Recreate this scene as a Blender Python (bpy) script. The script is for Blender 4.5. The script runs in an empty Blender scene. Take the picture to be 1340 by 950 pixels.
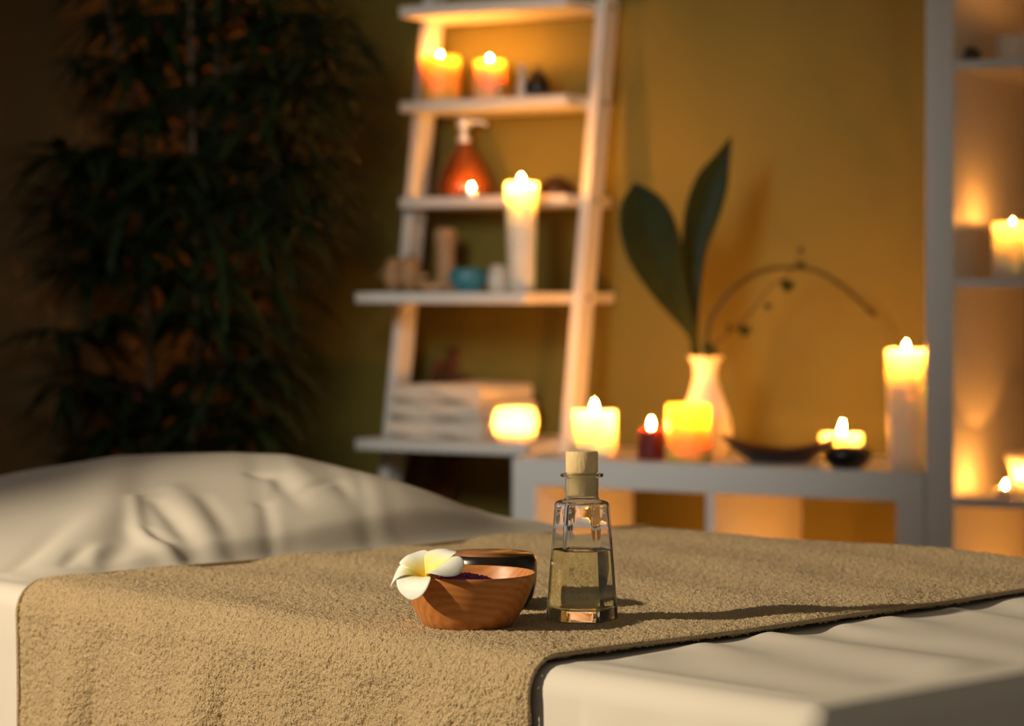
import bpy, math, random
import numpy as np
from mathutils import Vector, Matrix, Quaternion

random.seed(7)
RNG = np.random.default_rng(11)
scene = bpy.context.scene
COL = scene.collection
PI = math.pi
rad = math.radians

# ------------------------------------------------------------------ geometry of the place
FPX, CX, HY, CAMH = 3320.0, 670.0, 385.0, 1.09      # focal length in pixels, principal column, horizon row, camera height
FRONT = np.array([0.0, 4.655])                       # front left corner of the low shelf unit, on the floor
UW = np.array([0.8660, -0.5])                        # along the back wall, to the right
NW = np.array([0.5, 0.8660])                         # towards the back wall
WALL_D = 0.50
ROTW = rad(-30)

def wall_xy(s, d):
    p = FRONT + s*UW + d*NW
    return float(p[0]), float(p[1])
def s_at(px, d):
    r = (px-CX)/FPX
    return (r*(4.655+.866*d)-.5*d)/(.866+.5*r)
def spot(px, d):
    """floor point in depth row d of the furniture, seen in column px; with metres per pixel there"""
    x, y = wall_xy(s_at(px, d), d)
    return x, y, y/FPX
def height(py, depth):
    return CAMH-(py-HY)*depth/FPX

# massage table frame
CORNER = np.array([0.188, 1.600]); UT = np.array([-.6906, .7233]); VT = np.array([.7233, .6906])
TW, TL, TOP = .842, 2.02, .8245
def table_xy(u, v):
    p = CORNER+u*UT+v*VT
    return float(p[0]), float(p[1])
def pix_uv(px, py, h=TOP):
    z = FPX*(CAMH-h)/(py-HY); x = (px-CX)/FPX*z
    rel = np.array([x, z])-CORNER
    return float(rel@UT), float(rel@VT)

# ------------------------------------------------------------------ mesh helpers
class MB:
    def __init__(self): self.v = []; self.f = []
    def add(self, vs, fs):
        b = len(self.v); self.v.extend([tuple(p) for p in vs]); self.f.extend([tuple(b+i for i in f) for f in fs]); return self
    def box(self, x0, x1, y0, y1, z0, z1):
        return self.add([(x0,y0,z0),(x1,y0,z0),(x1,y1,z0),(x0,y1,z0),(x0,y0,z1),(x1,y0,z1),(x1,y1,z1),(x0,y1,z1)],
                 [(0,3,2,1),(4,5,6,7),(0,1,5,4),(1,2,6,5),(2,3,7,6),(3,0,4,7)])
    def lathe(self, prof, n=48, wob=None):
        vs = []
        for (r, z) in prof:
            for k in range(n):
                a = 2*PI*k/n
                rr = r*(wob(a, z) if wob else 1)
                vs.append((rr*math.cos(a), rr*math.sin(a), z))
        fs = []
        for i in range(len(prof)-1):
            for k in range(n):
                a, b = i*n+k, i*n+(k+1) % n
                fs.append((a, b, b+n, a+n))
        m = len(prof)
        if prof[0][0] > 1e-6: fs.append(tuple(reversed(range(n))))
        if prof[-1][0] > 1e-6: fs.append(tuple((m-1)*n+k for k in range(n)))
        return self.add(vs, fs)
    def rings(self, rings, cap0=True, cap1=True):
        n = len(rings[0]); vs = [p for r in rings for p in r]; fs = []
        for i in range(len(rings)-1):
            for k in range(n):
                a, b = i*n+k, i*n+(k+1) % n
                fs.append((a, b, b+n, a+n))
        if cap0: fs.append(tuple(reversed(range(n))))
        if cap1: fs.append(tuple((len(rings)-1)*n+k for k in range(n)))
        return self.add(vs, fs)
    def tube(self, pts, radii, n=10):
        pts = [Vector(p) for p in pts]
        if not hasattr(radii, '__len__'): radii = [radii]*len(pts)
        rs = []; ref = Vector((.31, .77, .55))
        for i, p in enumerate(pts):
            t = (pts[min(i+1, len(pts)-1)]-pts[max(i-1, 0)]).normalized()
            a = t.cross(ref).normalized(); b = t.cross(a)
            rs.append([p+radii[i]*(a*math.cos(2*PI*k/n)+b*math.sin(2*PI*k/n)) for k in range(n)])
        return self.rings(rs)
    def grid(self, P):
        """P: array (rows, cols, 3)"""
        r, c = P.shape[:2]
        fs = [(i*c+j, i*c+j+1, (i+1)*c+j+1, (i+1)*c+j) for i in range(r-1) for j in range(c-1)]
        return self.add(P.reshape(-1, 3).tolist(), fs)
    def xform(self, M):
        self.v = [tuple(M @ Vector(p)) for p in self.v]; return self
    def build(self, name, mat, parent=None, sharp=38, bevel=0, seg=2, solid=0, subsurf=0, loc=None):
        me = bpy.data.meshes.new(name); me.from_pydata(self.v, [], self.f); me.update()
        import bmesh
        bm = bmesh.new(); bm.from_mesh(me); bmesh.ops.remove_doubles(bm, verts=bm.verts, dist=1e-7)
        if not solid: bmesh.ops.recalc_face_normals(bm, faces=bm.faces)
        bm.to_mesh(me); bm.free()
        me.polygons.foreach_set('use_smooth', [True]*len(me.polygons))
        if sharp: me.set_sharp_from_angle(angle=rad(sharp))
        me.materials.append(mat)
        o = bpy.data.objects.new(name, me); COL.objects.link(o)
        if parent: o.parent = parent
        if loc: o.location = loc
        if solid:
            m = o.modifiers.new('thickness', 'SOLIDIFY'); m.thickness = solid; m.offset = 0
        if bevel:
            m = o.modifiers.new('edge', 'BEVEL'); m.width = bevel; m.segments = seg; m.limit_method = 'ANGLE'; m.angle_limit = rad(35)
            m.harden_normals = False
        if subsurf:
            m = o.modifiers.new('smooth', 'SUBSURF'); m.levels = subsurf; m.render_levels = subsurf
        return o

def catmull(pts, n=8):
    pts = [np.array(p, float) for p in pts]; out = []
    P = [2*pts[0]-pts[1]]+pts+[2*pts[-1]-pts[-2]]
    for i in range(1, len(P)-2):
        for k in range(n):
            t = k/n; a, b, c, d = P[i-1], P[i], P[i+1], P[i+2]
            out.append(.5*((2*b)+(-a+c)*t+(2*a-5*b+4*c-d)*t*t+(-a+3*b-3*c+d)*t**3))
    out.append(pts[-1]); return out

def tag(o, label=None, cat=None, group=None, kind=None):
    if label: o['label'] = label
    if cat: o['category'] = cat
    if group: o['group'] = group
    if kind: o['kind'] = kind
    return o
def thing(name, label, cat, loc=(0,0,0), rz=0, group=None):
    o = bpy.data.objects.new(name, None); COL.objects.link(o)
    o.empty_display_size = .05; o.location = loc; o.rotation_euler = (0, 0, rz)
    return tag(o, label, cat, group)

def smoothstep(a, b, x):
    t = np.clip((x-a)/(b-a), 0, 1); return t*t*(3-2*t)
def fast_mesh(name, V, F, mat, parent=None):
    me = bpy.data.meshes.new(name)
    me.vertices.add(len(V)); me.vertices.foreach_set('co', np.asarray(V, np.float32).ravel())
    k = F.shape[1]
    me.loops.add(F.size); me.loops.foreach_set('vertex_index', F.astype(np.int32).ravel())
    me.polygons.add(len(F)); me.polygons.foreach_set('loop_start', np.arange(0, F.size, k, dtype=np.int32))
    me.polygons.foreach_set('use_smooth', np.ones(len(F), bool))
    me.update(calc_edges=True); me.validate()
    me.materials.append(mat)
    o = bpy.data.objects.new(name, me); COL.objects.link(o)
    if parent: o.parent = parent
    return o
def grid_faces(r, c, base=0):
    i, j = np.meshgrid(np.arange(r-1), np.arange(c-1), indexing='ij')
    a = (i*c+j).ravel()+base
    return np.stack([a, a+1, a+c+1, a+c], 1)
def smooth_noise(shape, cell, seed=0):
    """value noise on a regular grid, cell = lattice size in samples"""
    g = np.random.default_rng(seed)
    r, c = shape; nr, nc = int(r/cell)+3, int(c/cell)+3
    L = g.standard_normal((nr, nc))
    y = np.arange(r)/cell; x = np.arange(c)/cell
    yi, xi = y.astype(int), x.astype(int); fy, fx = y-yi, x-xi
    fy = (fy*fy*(3-2*fy))[:, None]; fx = (fx*fx*(3-2*fx))[None]
    A = L[yi][:, xi]; B = L[yi][:, xi+1]; C = L[yi+1][:, xi]; D = L[yi+1][:, xi+1]
    return (A*(1-fx)+B*fx)*(1-fy)+(C*(1-fx)+D*fx)*fy

# ------------------------------------------------------------------ materials
MATS = {}
def principled(name, color, rough=.6, **kw):
    m = bpy.data.materials.new(name); m.use_nodes = True
    b = m.node_tree.nodes['Principled BSDF']
    b.inputs['Base Color'].default_value = (*color, 1); b.inputs['Roughness'].default_value = rough
    for k, v in kw.items(): b.inputs[k.replace('_', ' ')].default_value = v
    MATS[name] = m; return m
def N(m, t, **kw):
    n = m.node_tree.nodes.new(t)
    for k, v in kw.items():
        if k in n.inputs: n.inputs[k].default_value = v
        else: setattr(n, k, v)
    return n
def link(m, a, b): m.node_tree.links.new(a, b)
def bsdf(m): return m.node_tree.nodes['Principled BSDF']
def mottled(name, c0, c1, scale=6, rough=.6, detail=4, bump=0, bump_scale=80, stretch=(1,1,1), **kw):
    m = principled(name, c0, rough, **kw)
    tc = N(m, 'ShaderNodeTexCoord'); mp = N(m, 'ShaderNodeMapping'); mp.inputs['Scale'].default_value = stretch
    link(m, tc.outputs['Object'], mp.inputs['Vector'])
    no = N(m, 'ShaderNodeTexNoise', Scale=scale, Detail=detail); link(m, mp.outputs[0], no.inputs['Vector'])
    cr = N(m, 'ShaderNodeValToRGB')
    cr.color_ramp.elements[0].color = (*c0, 1); cr.color_ramp.elements[1].color = (*c1, 1)
    cr.color_ramp.elements[0].position = .3; cr.color_ramp.elements[1].position = .7
    link(m, no.outputs[0], cr.inputs[0]); link(m, cr.outputs[0], bsdf(m).inputs['Base Color'])
    if bump:
        n2 = N(m, 'ShaderNodeTexNoise', Scale=bump_scale, Detail=3); link(m, mp.outputs[0], n2.inputs['Vector'])
        bp = N(m, 'ShaderNodeBump', Strength=bump, Distance=.002); link(m, n2.outputs[0], bp.inputs['Height'])
        link(m, bp.outputs[0], bsdf(m).inputs['Normal'])
    return m
def wax(name, color, radius=(1,.55,.2), scale=.03, rough=.45):
    m = mottled(name, tuple(c*.95 for c in color), color, 30, rough)
    b = bsdf(m)
    b.inputs['Subsurface Weight'].default_value = 1; b.inputs['Subsurface Radius'].default_value = radius
    b.inputs['Subsurface Scale'].default_value = scale
    return m
def flame_mat():
    m = bpy.data.materials.new('flame'); m.use_nodes = True; nt = m.node_tree; nt.nodes.clear()
    e = nt.nodes.new('ShaderNodeEmission'); o = nt.nodes.new('ShaderNodeOutputMaterial')
    e.inputs[0].default_value = (1, .355, .055, 1); e.inputs[1].default_value = FLAME
    nt.links.new(e.outputs[0], o.inputs[0]); MATS['flame'] = m; return m
FLAME = 1950.0
flame_mat()
W_LAC = mottled('white_lacquer', (.80,.79,.77), (.84,.83,.81), 3, .34, Specular_IOR_Level=.6)
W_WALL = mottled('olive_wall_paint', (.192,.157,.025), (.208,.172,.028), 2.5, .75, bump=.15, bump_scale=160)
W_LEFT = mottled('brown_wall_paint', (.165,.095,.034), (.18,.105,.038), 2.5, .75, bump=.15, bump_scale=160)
M_CEIL = mottled('ceiling_paint', (.6,.55,.45), (.64,.59,.5), 3, .8)
M_FLOOR = mottled('brown_floor_boards', (.13,.07,.035), (.2,.11,.05), 5, .4, stretch=(1,12,1))
IVORY = wax('ivory_wax', (.96,.88,.72), (1,.78,.5), .11)
YELLOW = wax('amber_wax', (.97,.64,.15), (1,.62,.25), .085)
ORANGE = wax('orange_wax', (.97,.62,.30), (1,.6,.3), .07)
PINK = wax('peach_wax', (.92,.56,.36), (1,.4,.15))
RED = wax('dark_red_wax', (.16,.012,.014), (1,.15,.1), .02)
M_WICK = mottled('charred_wick', (.02,.015,.01), (.05,.03,.02), 200, .9)
M_CUP = principled('thin_aluminium', (.75,.72,.68), .3, Metallic=1.0)
M_FROST = wax('frosted_glass', (.95,.85,.68), (1,.7,.4), .05, .3)
M_CHROME = mottled('brushed_chrome', (.76,.79,.8), (.82,.85,.87), 60, .42, Metallic=.55)
M_CERAMIC = mottled('white_ceramic', (.80,.72,.62), (.84,.76,.66), 8, .28)
M_BLUE = mottled('teal_glaze', (.04,.20,.27), (.08,.30,.38), 40, .35, bump=.3, bump_scale=60)
M_COPPER = mottled('copper_brown_glaze', (.13,.032,.008), (.19,.05,.012), 10, .25)
M_BLACK = mottled('black_glaze', (.008,.007,.007), (.014,.012,.012), 20, .22)
M_DARKWOOD = mottled('dark_lacquered_wood', (.016,.006,.004), (.035,.012,.007), 12, .38, stretch=(1,6,6))
M_REDWOOD = mottled('reddish_brown_wood', (.09,.022,.008), (.16,.045,.016), 12, .5, stretch=(6,6,1))
M_PALEWOOD = mottled('pale_turned_wood', (.46,.27,.13), (.56,.34,.18), 14, .55, stretch=(1,1,5))
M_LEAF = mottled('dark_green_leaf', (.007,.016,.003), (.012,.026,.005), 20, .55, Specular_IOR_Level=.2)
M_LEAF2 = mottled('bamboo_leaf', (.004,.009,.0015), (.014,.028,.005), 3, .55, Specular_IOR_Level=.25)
M_STEM = mottled('green_stem', (.035,.030,.006), (.05,.042,.009), 30, .6)
M_TWIG = mottled('reddish_twig', (.035,.012,.007), (.055,.02,.01), 60, .6)
M_CANE = mottled('brown_cane', (.045,.025,.010), (.075,.042,.018), 20, .6, stretch=(1,1,.3))
M_POT = mottled('terracotta_pot', (.12,.06,.035), (.16,.08,.05), 9, .7)
M_TOWELW = mottled('white_towel_cloth', (.78,.73,.64), (.84,.79,.70), 40, .9, bump=.6, bump_scale=400)
M_PAD = mottled('cream_vinyl', (.62,.55,.45), (.68,.6,.5), 10, .5)
M_BEECH = mottled('beech_wood', (.45,.28,.14), (.55,.36,.2), 8, .5, stretch=(1,1,6))
M_SCREW = mottled('dark_screw', (.05,.04,.035), (.09,.07,.06), 50, .5, Metallic=.6)

# glass, with a pane for the added window
def glass(name, color, ior, rough=0.0):
    m = principled(name, color, rough, IOR=ior); bsdf(m).inputs['Transmission Weight'].default_value = 1
    return m
M_GLASS = glass('clear_glass', (.995,1,.995), 1.48)
M_OIL = glass('pale_yellow_oil', (.99,.95,.66), 1.45)
M_PANE = glass('added_window_glass', (1,1,1), 1.45)

# terry towel
m = principled('beige_terry', (.40,.30,.19), .95); M_TERRY = m
bsdf(m).inputs['Sheen Weight'].default_value = .35; bsdf(m).inputs['Sheen Roughness'].default_value = .5
bsdf(m).inputs['Sheen Tint'].default_value = (.9,.75,.55,1)
tc = N(m, 'ShaderNodeTexCoord')
v1 = N(m, 'ShaderNodeTexNoise', Scale=620.0, Detail=2.0); link(m, tc.outputs['Object'], v1.inputs['Vector'])
v2 = N(m, 'ShaderNodeTexNoise', Scale=9.0, Detail=3.0); link(m, tc.outputs['Object'], v2.inputs['Vector'])
cr = N(m, 'ShaderNodeValToRGB'); cr.color_ramp.elements[0].position = .32; cr.color_ramp.elements[1].position = .62
cr.color_ramp.elements[0].color = (.42,.30,.160,1); cr.color_ramp.elements[1].color = (.66,.50,.288,1)  # darker in the hollows of the bump noise: pile shade put into the colour
link(m, v1.outputs[0], cr.inputs[0])
mx = N(m, 'ShaderNodeMix', data_type='RGBA'); mx.blend_type = 'MULTIPLY'; mx.inputs[0].default_value = .25
link(m, cr.outputs[0], mx.inputs[6]); link(m, v2.outputs[0], mx.inputs[7]); link(m, mx.outputs[2], bsdf(m).inputs['Base Color'])
bp = N(m, 'ShaderNodeBump', Strength=1.0, Distance=.003); link(m, v1.outputs[0], bp.inputs['Height']); link(m, bp.outputs[0], bsdf(m).inputs['Normal'])

# white cotton sheet
M_SHEET = mottled('white_cotton_sheet', (.62,.585,.525), (.66,.625,.565), 5, .85)
m = M_SHEET
wv = N(m, 'ShaderNodeTexNoise', Scale=900.0, Detail=1.0); tc = N(m, 'ShaderNodeTexCoord'); link(m, tc.outputs['Object'], wv.inputs['Vector'])
bp = N(m, 'ShaderNodeBump', Strength=.12, Distance=.0006); link(m, wv.outputs[0], bp.inputs['Height']); link(m, bp.outputs[0], bsdf(m).inputs['Normal'])

# turned wood of the bowl: rings along a tilted axis
m = principled('honey_brown_turned_wood', (.4,.16,.05), .42); M_BOWL = m
tc = N(m, 'ShaderNodeTexCoord'); mp = N(m, 'ShaderNodeMapping'); mp.inputs['Rotation'].default_value = (rad(8), rad(84), rad(20)); mp.inputs['Location'].default_value = (.0, .052, .0)
link(m, tc.outputs['Object'], mp.inputs['Vector'])
wv = N(m, 'ShaderNodeTexWave', Scale=60.0, Distortion=2.2, Detail=3.0); wv.wave_type = 'RINGS'; wv.rings_direction = 'Z'; wv.inputs['Detail Scale'].default_value = 1.4
link(m, mp.outputs[0], wv.inputs['Vector'])
ns = N(m, 'ShaderNodeTexNoise', Scale=240.0, Detail=4.0); mp2 = N(m, 'ShaderNodeMapping'); mp2.inputs['Scale'].default_value = (.12, 1, 1)
link(m, tc.outputs['Object'], mp2.inputs['Vector']); link(m, mp2.outputs[0], ns.inputs['Vector'])
ad = N(m, 'ShaderNodeMix', data_type='FLOAT'); ad.inputs[0].default_value = .68
link(m, wv.outputs['Fac'], ad.inputs[2]); link(m, ns.outputs[0], ad.inputs[3])
cr = N(m, 'ShaderNodeValToRGB'); cr.color_ramp.elements[0].position = .2; cr.color_ramp.elements[1].position = .8
cr.color_ramp.elements[0].color = (.42,.145,.032,1); cr.color_ramp.elements[1].color = (.60,.245,.066,1)
link(m, ad.outputs[0], cr.inputs[0]); link(m, cr.outputs[0], bsdf(m).inputs['Base Color'])

# petals: white with a yellow throat, from a surface attribute
m = principled('plumeria_petal', (.9,.87,.78), .5); M_PETAL = m
at = N(m, 'ShaderNodeAttribute', attribute_name='throat')
cr = N(m, 'ShaderNodeValToRGB'); e = cr.color_ramp.elements
e[0].position = .12; e[0].color = (.95,.62,.04,1); e[1].position = .62; e[1].color = (.95,.93,.86,1)
x = e.new(.34); x.color = (.93,.80,.30,1)
link(m, at.outputs['Fac'], cr.inputs[0]); link(m, cr.outputs[0], bsdf(m).inputs['Base Color'])
bsdf(m).inputs['Subsurface Weight'].default_value = .3; bsdf(m).inputs['Subsurface Scale'].default_value = .004
M_PURPLE = mottled('purple_dried_petals', (.20,.025,.17), (.42,.10,.36), 300, .8)
M_CORK = mottled('pale_cork', (.72,.55,.27), (.80,.63,.33), 120, .7, bump=.3, bump_scale=500, stretch=(1,1,.3))
M_COCO = mottled('black_polished_shell', (.010,.007,.005), (.022,.013,.008), 60, .28)
M_COCOIN = mottled('brown_shell_inside', (.22,.09,.03), (.30,.13,.045), 40, .35)

# ------------------------------------------------------------------ the room
def room_poly(name, pts, mat, th=None):
    mb = MB(); mb.add(pts, [tuple(range(len(pts)))])
    return tag(mb.build(name, mat, sharp=0), kind='structure')
CORN = FRONT+WALL_D*NW+s_at(366, WALL_D)*UW       # room corner behind the plant
SC = s_at(366, WALL_D)
CEIL = 2.65
def wall_box(name, s0, s1, d0, d1, z0, z1, mat):
    mb = MB().box(s0, s1, d0, d1, z0, z1)
    o = mb.build(name, mat, sharp=30); o.location = (FRONT[0], FRONT[1], 0); o.rotation_euler = (0,0,ROTW)
    return tag(o, kind='structure')
wall_box('wall_back', SC-.1, 3.2, WALL_D, WALL_D+.1, 0, CEIL, W_WALL)
# left wall runs towards the viewer from the corner; an unseen window is added for fill light
WIN_Q0, WIN_Q1, WIN_Z0, WIN_Z1 = 1.35, 3.05, .85, 2.15
mb = MB()
q1 = 5.6
mb.box(SC-.1, SC, WALL_D-WIN_Q0, WALL_D, 0, CEIL); mb.box(SC-.1, SC, WALL_D-q1, WALL_D-WIN_Q1, 0, CEIL)
mb.box(SC-.1, SC, WALL_D-WIN_Q1, WALL_D-WIN_Q0, 0, WIN_Z0); mb.box(SC-.1, SC, WALL_D-WIN_Q1, WALL_D-WIN_Q0, WIN_Z1, CEIL)
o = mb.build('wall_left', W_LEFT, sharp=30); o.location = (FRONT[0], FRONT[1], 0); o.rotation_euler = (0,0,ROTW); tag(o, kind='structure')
mb = MB()
w = .05
for (a, b, c, d) in ((WIN_Q0, WIN_Q1, WIN_Z0, WIN_Z0+w), (WIN_Q0, WIN_Q1, WIN_Z1-w, WIN_Z1), (WIN_Q0, WIN_Q0+w, WIN_Z0+w, WIN_Z1-w), (WIN_Q1-w, WIN_Q1, WIN_Z0+w, WIN_Z1-w), ((WIN_Q0+WIN_Q1)/2-.02, (WIN_Q0+WIN_Q1)/2+.02, WIN_Z0+w, WIN_Z1-w)):
    mb.box(SC-.08, SC-.02, WALL_D-b, WALL_D-a, c, d)
o = mb.build('added_window', W_LAC, sharp=30); o.location = (FRONT[0], FRONT[1], 0); o.rotation_euler = (0,0,ROTW); tag(o, kind='structure')
wall_box('floor', SC-.1, 3.2, -5.2, WALL_D+.1, -.08, 0, M_FLOOR)
wall_box('ceiling', SC-.1, 3.2, -2.2, WALL_D+.1, CEIL, CEIL+.08, M_CEIL)
wall_box('baseboard_back', SC, 3.2, WALL_D-.018, WALL_D-.001, .001, .09, W_LAC)

# ------------------------------------------------------------------ low shelf unit
def unit(name, label, s0, width, rows, cols, depth, frame, div, gap_z=None, rows_z=None):
    x, y = wall_xy(s0, 0)
    t = thing(name, label, 'shelf unit', (x, y, 0), ROTW)
    cw = (width-2*frame-(cols-1)*div)/cols
    H = rows_z[-1]
    MB().box(0, frame, .0, depth, frame, H-frame).build('side_panel', W_LAC, t, bevel=.0015)
    MB().box(width-frame, width, .0, depth, frame, H-frame).build('side_panel', W_LAC, t, bevel=.0015)
    MB().box(0, width, 0, depth, H-frame, H).build('top_panel', W_LAC, t, bevel=.0015)
    MB().box(0, width, 0, depth, 0, frame).build('bottom_panel', W_LAC, t, bevel=.0015)
    for k in range(1, cols):
        x0 = frame+k*cw+(k-1)*div
        MB().box(x0, x0+div, .004, depth, frame, H-frame).build('divider', W_LAC, t, bevel=.001)
    for z in rows_z[:-1]:
        for k in range(cols):
            x0 = frame+k*(cw+div)
            MB().box(x0, x0+cw, .004, depth, z-div, z).build('shelf', W_LAC, t, bevel=.001)
    return t
LOW_TOP = .79
S_LOW1 = s_at(1210, 0)-.001
unit('shelf_unit', 'low white open shelf unit with a row of candles and a vase on top', 0, S_LOW1, 2, 2, .39, .05, .016, rows_z=[.401, LOW_TOP])
TALL_Z = [.388, .752, 1.117, 1.480, 1.88]
S_TALL = s_at(1210, 0)+.001
unit('shelf_unit', 'tall white open shelf unit at the right edge with candles in its cells', S_TALL, .80, 5, 2, .39, .05, .016, rows_z=TALL_Z)

# ------------------------------------------------------------------ ladder shelf
LS0, LS1 = -.43, -.045                     # shelf ends along the wall
x, y = wall_xy(LS0, 0)
lad = thing('ladder_shelf', 'white leaning ladder shelf with five planks of candles, towels and ornaments', 'ladder shelf', (x, y, 0), ROTW)
LW = LS1-LS0
def rail_d(h): return .258+(h-.787)*.1736
def rail(s0, s1):
    mb = MB(); hs = [0, 1.93]; b = .055
    vs = []
    for h in hs:
        d = rail_d(h)
        vs += [(s0, d, h), (s1, d, h), (s1, d+b, h), (s0, d+b, h)]
    return mb.add(vs, [(0,3,2,1),(4,5,6,7),(0,1,5,4),(1,2,6,5),(2,3,7,6),(3,0,4,7)])
rl = rail(-.0225, -.0005).build('rail', W_LAC, lad, bevel=.002)
rr = rail(LW+.0005, LW+.0225).build('rail', W_LAC, lad, bevel=.002)
SHELVES = [(.8065, .128, .432), (1.0940, .128, .488), (1.2850, .289, .476), (1.4790, .289, .476), (1.6710, .289, .476)]
for (h, d0, d1) in SHELVES:
    MB().box(0, LW, d0, d1, h-.022, h).build('shelf', W_LAC, lad, bevel=.002)
    dm = rail_d(h)+.027
    for dd in (-.0,):
        sc = MB().lathe([(0,0),(.005,0),(.005,.0022),(.0035,.003),(0,.003)], 14)
        sc.xform(Matrix.Translation((LW+.0224, dm, h-.011)) @ Matrix.Rotation(PI/2, 4, 'Y')).build('screw', M_SCREW, rr)
SH = {k: SHELVES[i][0]+.0006 for i, k in enumerate(('bottom','second','third','fourth','top'))}

# ------------------------------------------------------------------ candles
def flame(parent, base, h=.026, r=.0052, tilt=0, tdir=0, n=14):
    prof = [(0,0),(.45*r,.03*h),(.85*r,.14*h),(r,.28*h),(.93*r,.42*h),(.68*r,.6*h),(.36*r,.8*h),(.12*r,.94*h),(0,h)]
    mb = MB().lathe(prof, n)
    mb.xform(Matrix.Translation(base) @ Matrix.Rotation(tdir, 4, 'Z') @ Matrix.Rotation(tilt, 4, 'Y'))
    return mb.build('flame', MATS['flame'], parent, sharp=0)
def wick(parent, base, h=.008):
    x, y, z = base
    return MB().tube([(x, y, z-.004), (x, y, z+.5*h), (x+.0008, y, z+h)], .0009, 8).build('wick', M_WICK, parent)
def candle(label, x, y, z, r, h, mat, group=None, r0=None, sink=.008, fl=.018, fr=.0038, lit=True, well=None, wob=0.012, tilt=0, tdir=0, name='pillar_candle'):
    t = thing(name, label, 'candle', (x, y, z+.0006), random.uniform(0, 6), group)
    r0 = r0 or r; e = .0035; well = well or sink
    def R(q): return r0+(r-r0)*q
    ph = random.uniform(0, 6)
    wobf = lambda a, zz: 1+wob*math.sin(2*a+ph)*(.4+.6*zz/h)*.6+wob*.4*math.sin(3*a+zz*40+ph)
    prof = [(0,0),(R(0)-.002,0),(R(0),.002)]
    prof += [(R(q), h*q) for q in (.2,.4,.6,.8,.92)]
    prof += [(R(1), h-e), (R(1)-.3*e, h-.3*e), (R(1)-e, h), (R(1)-2*e, h-.25*well), (R(1)*.72, h-.8*well), (R(1)*.4, h-well), (0, h-well)]
    MB().lathe(prof, 56, wobf).build('wax', mat, t, sharp=0)
    wick(t, (0,0,h-well))
    if lit: flame(t, (0,0,h-well+.004), fl, fr, tilt, tdir)
    return t
def place_candle(label, px, d, base_h, w, ytop, mat, group, w0=None, **kw):
    x, y, m = spot(px, d)
    top = height(ytop, y)
    return candle(label, x, y, base_h, w*m/2, top-base_h, mat, group, (w0*m/2 if w0 else None), **kw)
GL = 'lit candles on the low shelf unit'
place_candle('lit ivory pillar candle at the left end of the low shelf unit', 778, .062, LOW_TOP, 57, 537, IVORY, GL, fl=.023, fr=.0045)
place_candle('short dark red lit candle on the low shelf unit', 852, .075, LOW_TOP, 37, 562, RED, GL, sink=.003, fl=.020)
place_candle('glowing amber pillar candle in front of the white vase', 901, .062, LOW_TOP, 58, 529, YELLOW, GL, sink=.026, fl=.018, well=.026)
place_candle('short lit candle behind the dark stone dish on the low shelf unit', 1101, .235, LOW_TOP, 55, 567, IVORY, GL, sink=.005, fl=.024, tilt=.12)
place_candle('tall ivory lit candle at the right end of the low shelf unit', 1186, .05, LOW_TOP, 54, 457, IVORY, GL, w0=46, fl=.018)
GS = 'lit candles on the ladder shelf'
place_candle('wide amber lit candle on the fourth plank beside the left rail', 576, .375, SH['fourth'], 53, 75, YELLOW, GS, sink=.007, fl=.0125, fr=.0029)
place_candle('narrower orange lit candle in the middle of the fourth plank', 641, .375, SH['fourth'], 41, 80, ORANGE, GS, sink=.007, fl=.014, fr=.0031)
place_candle('tall slender lit candle on the second plank of the ladder shelf', 682, .185, SH['second'], 43, 240, IVORY, GS, w0=35, fl=.021, fr=.0040)
# candle inside the cells of the tall unit
GT = 'candles in the tall shelf unit'
place_candle('lit ivory candle in the middle cell of the tall shelf unit', 1325, .10, TALL_Z[2], 53, 292, IVORY, GT, fl=.0105, fr=.0021)
# unseen candles added inside the low unit, where its cells glow orange
cs = .05+(S_LOW1-.116)/4
for k, lab in enumerate(('unseen lit candle inside the left cell of the low shelf unit', 'unseen lit candle inside the right cell of the low shelf unit')):
    xx, yy = wall_xy(cs+k*((S_LOW1-.116)/2+.016)+.02, .16)
    candle(lab, xx, yy, .401, .035, .09, IVORY, 'unseen candles inside the low shelf unit', fl=.020)

xx, yy = wall_xy(S_TALL+.24, .16)  # unseen candle added for the orange glow of the lower cell
candle('unseen lit candle low inside the tall shelf unit below the tealight', xx, yy, TALL_Z[0], .035, .10, IVORY, GT, fl=.018)
xx, yy = wall_xy(S_TALL+.27, .15)  # unseen candle added beyond the right edge to light the upper cell
candle('unseen lit candle beside the white cup in the upper cell of the tall shelf unit', xx, yy, TALL_Z[3], .03, .08, IVORY, GT, fl=.009, fr=.0022)

def tealight(label, px, d, base_h, w, group, fl=.02, tilt=0, fr=.0036):
    x, y, m = spot(px, d); r = w*m/2
    t = thing('tealight', label, 'candle', (x, y, base_h+.0006), 0, group)
    MB().lathe([(0,0),(r,0),(r,.013),(r+.0006,.0135),(r-.0006,.0135),(r-.0008,.001),(0,.001)], 40).build('cup', M_CUP, t)
    MB().lathe([(0,.0012),(r-.001,.0012),(r-.001,.0105),(r*.6,.0098),(0,.0095)], 36).build('wax', IVORY, t)
    wick(t, (0,0,.0095), .006); flame(t, (0,0,.0135), fl, fr, tilt)
    return t
tealight('tealight burning at the front of the third plank', 617, .312, SH['third'], 26, GS, fl=.0105, fr=.003)
tealight('tealight burning in the lower cell of the tall shelf unit', 1315, .06, TALL_Z[1], 31, GT, fl=.013, fr=.0023, tilt=.1)

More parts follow.
